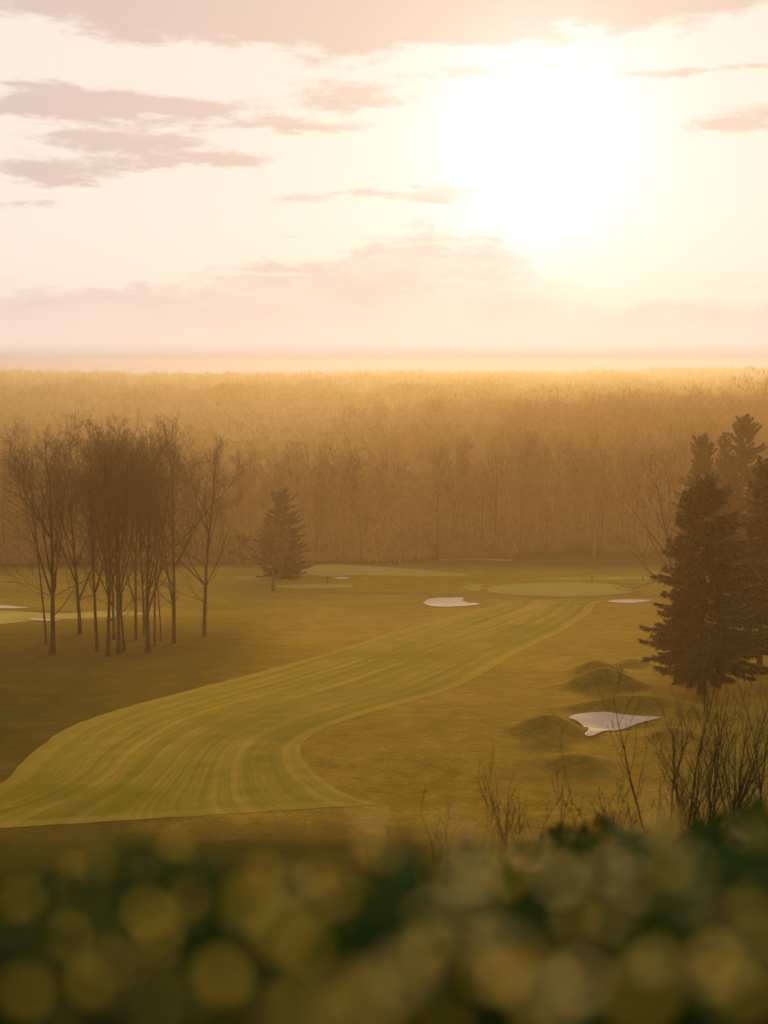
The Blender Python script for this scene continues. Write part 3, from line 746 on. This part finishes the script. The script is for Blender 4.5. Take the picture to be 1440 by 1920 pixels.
# the upper deck: ragged lower edge
edge = mth(nt, 'ADD', mth(nt, 'MULTIPLY', mth(nt, 'ABSOLUTE', mth(nt, 'ADD', az, .03)), .07), ae(620, 112)[1])
m_deck = sstep(nt, mth(nt, 'ADD', mth(nt, 'SUBTRACT', el, edge), mth(nt, 'ADD', mth(nt, 'MULTIPLY', mth(nt, 'SUBTRACT', n1, .5), .045), mth(nt, 'MULTIPLY', mth(nt, 'SUBTRACT', n2, .5), .02))), -.004, .010)
gap = blobs([(70, 80, 120, 17, 1)])
m_deck = mth(nt, 'MULTIPLY', m_deck, mth(nt, 'SUBTRACT', 1, sstep(nt, gap, .3, .7)))
# the low bank: heaped top between 420 and 540, melting into the horizon
bank_el = nt.nodes.new('ShaderNodeFloatCurve'); cu = bank_el.mapping.curves[0]
pts = [(-600, 540), (0, 535), (250, 535), (360, 520), (430, 490), (560, 478), (660, 470), (740, 440), (800, 425), (860, 445), (900, 432), (950, 455), (1010, 500), (1080, 540), (1140, 570), (1300, 560), (1700, 540), (2000, 545)]
while len(cu.points) < len(pts): cu.points.new(.5, .5)
for p, (px, py) in zip(cu.points, pts):
    a, e = ae(px, py); p.location = ((a + .5) , e * 5); p.handle_type = 'AUTO_CLAMPED'
bank_el.mapping.update()
nt.links.new(mth(nt, 'ADD', az, .5), bank_el.inputs['Value'])
be = mth(nt, 'DIVIDE', bank_el.outputs[0], 5.0)
puff = mth(nt, 'ADD', mth(nt, 'MULTIPLY', mth(nt, 'SUBTRACT', n3, .5), .020), mth(nt, 'MULTIPLY', mth(nt, 'SUBTRACT', n2, .5), .022))
m_bank = mth(nt, 'MULTIPLY', sstep(nt, mth(nt, 'ADD', mth(nt, 'SUBTRACT', be, el), puff), -.003, .010), sstep(nt, el, .008, .03))
lower = sstep(nt, el, ae(0, 655)[1], ae(0, 520)[1])
m_bank = mth(nt, 'MULTIPLY', m_bank, mth(nt, 'ADD', .35, mth(nt, 'MULTIPLY', lower, .65)))
m_bank = mth(nt, 'MULTIPLY', m_bank, mth(nt, 'ADD', .55, mth(nt, 'MULTIPLY', sstep(nt, mth(nt, 'ADD', mth(nt, 'MULTIPLY', n1, .6), mth(nt, 'MULTIPLY', n3, .4)), .3, .65), .5)))
# thin second layer inside the bank left (streak of light at 480-520)
wisp = blobs([(480, 512, 130, 7, 1), (120, 505, 260, 10, .8)])
m_bank = mth(nt, 'MULTIPLY', m_bank, mth(nt, 'SUBTRACT', 1, mth(nt, 'MULTIPLY', sstep(nt, wisp, .3, .9), .55)))
m_bank = mth(nt, 'MULTIPLY', m_bank, mth(nt, 'SUBTRACT', 1, mth(nt, 'MULTIPLY', blobs([(1060, 520, 75, 80, 1)]), .7)))
# angle to the sun
dp = nt.nodes.new('ShaderNodeVectorMath'); dp.operation = 'DOT_PRODUCT'; nt.links.new(co, dp.inputs[0]); gr = ray(1012, 265); dp.inputs[1].default_value = tuple(gr / np.linalg.norm(gr))
th2 = mth(nt, 'MULTIPLY', mth(nt, 'SUBTRACT', 1, dp.outputs['Value']), 2)
def glow(wdeg): return mth(nt, 'EXPONENT', mth(nt, 'MULTIPLY', th2, -1 / R(wdeg) ** 2))
def scale(c, f):
    n = nt.nodes.new('ShaderNodeVectorMath'); n.operation = 'SCALE'
    if isinstance(c, tuple): n.inputs[0].default_value = c
    else: nt.links.new(c, n.inputs[0])
    if isinstance(f, (int, float)): n.inputs['Scale'].default_value = f
    else: nt.links.new(f, n.inputs['Scale'])
    return n.outputs[0]
def addv(a, b):
    n = nt.nodes.new('ShaderNodeVectorMath'); n.operation = 'ADD'; nt.links.new(a, n.inputs[0]); nt.links.new(b, n.inputs[1]); return n.outputs[0]
wide = glow(13.0)
elr = sstep(nt, el, 0.0, .10)
clear = mixc(nt, elr, (.95, .76, .62), (.975, .83, .715))
clear = mixc(nt, sstep(nt, el, -.004, .015), (.58, .42, .32), clear)
front = sstep(nt, sx.outputs[1], -.7, .9)
zen = sstep(nt, el, .2, 1.0)
clear = mixc(nt, front, (.66, .55, .39), clear)
clear = mixc(nt, zen, clear, (.60, .52, .38))
cloud = mixc(nt, wide, (.74, .56, .48), (.99, .73, .54))
cloud = mixc(nt, mth(nt, 'SUBTRACT', 1, front), cloud, (.58, .48, .36))
cloud = mixc(nt, zen, cloud, (.58, .50, .37))
bankc = mixc(nt, wide, (.86, .66, .56), (1.0, .79, .61))
sk = mixc(nt, .03, clear, scale(sky.outputs[0], .1))
tr = mth(nt, 'SUBTRACT', 1, mth(nt, 'MULTIPLY', m_bank, .55))
sk = mixc(nt, m_bank, sk, bankc)
sk = mixc(nt, mth(nt, 'MULTIPLY', m_streak, .9), sk, cloud)
sk = mixc(nt, mth(nt, 'MULTIPLY', m_deck, .95), sk, cloud)
sk = addv(sk, scale(scale((.9, 1.0, 1.12), glow(3.5)), mth(nt, 'MULTIPLY', tr, .46)))
sk = addv(sk, scale(scale((.8, 1.0, 1.05), glow(6.5)), mth(nt, 'MULTIPLY', tr, .06)))
nt.links.new(scale(sk, 10.0), bg.inputs[0]); bg.inputs[1].default_value = .1

# ------------------------------------------------------------------ render settings
scene.view_settings.view_transform = 'Standard'; scene.view_settings.look = 'None'
scene.view_settings.exposure = 0; scene.view_settings.gamma = 1
cy = scene.cycles
cy.use_denoising = True; cy.max_bounces = 6; cy.diffuse_bounces = 2; cy.glossy_bounces = 2; cy.transmission_bounces = 3; cy.volume_bounces = 0; cy.transparent_max_bounces = 8
cy.use_adaptive_sampling = False
cy.sample_clamp_indirect = 6
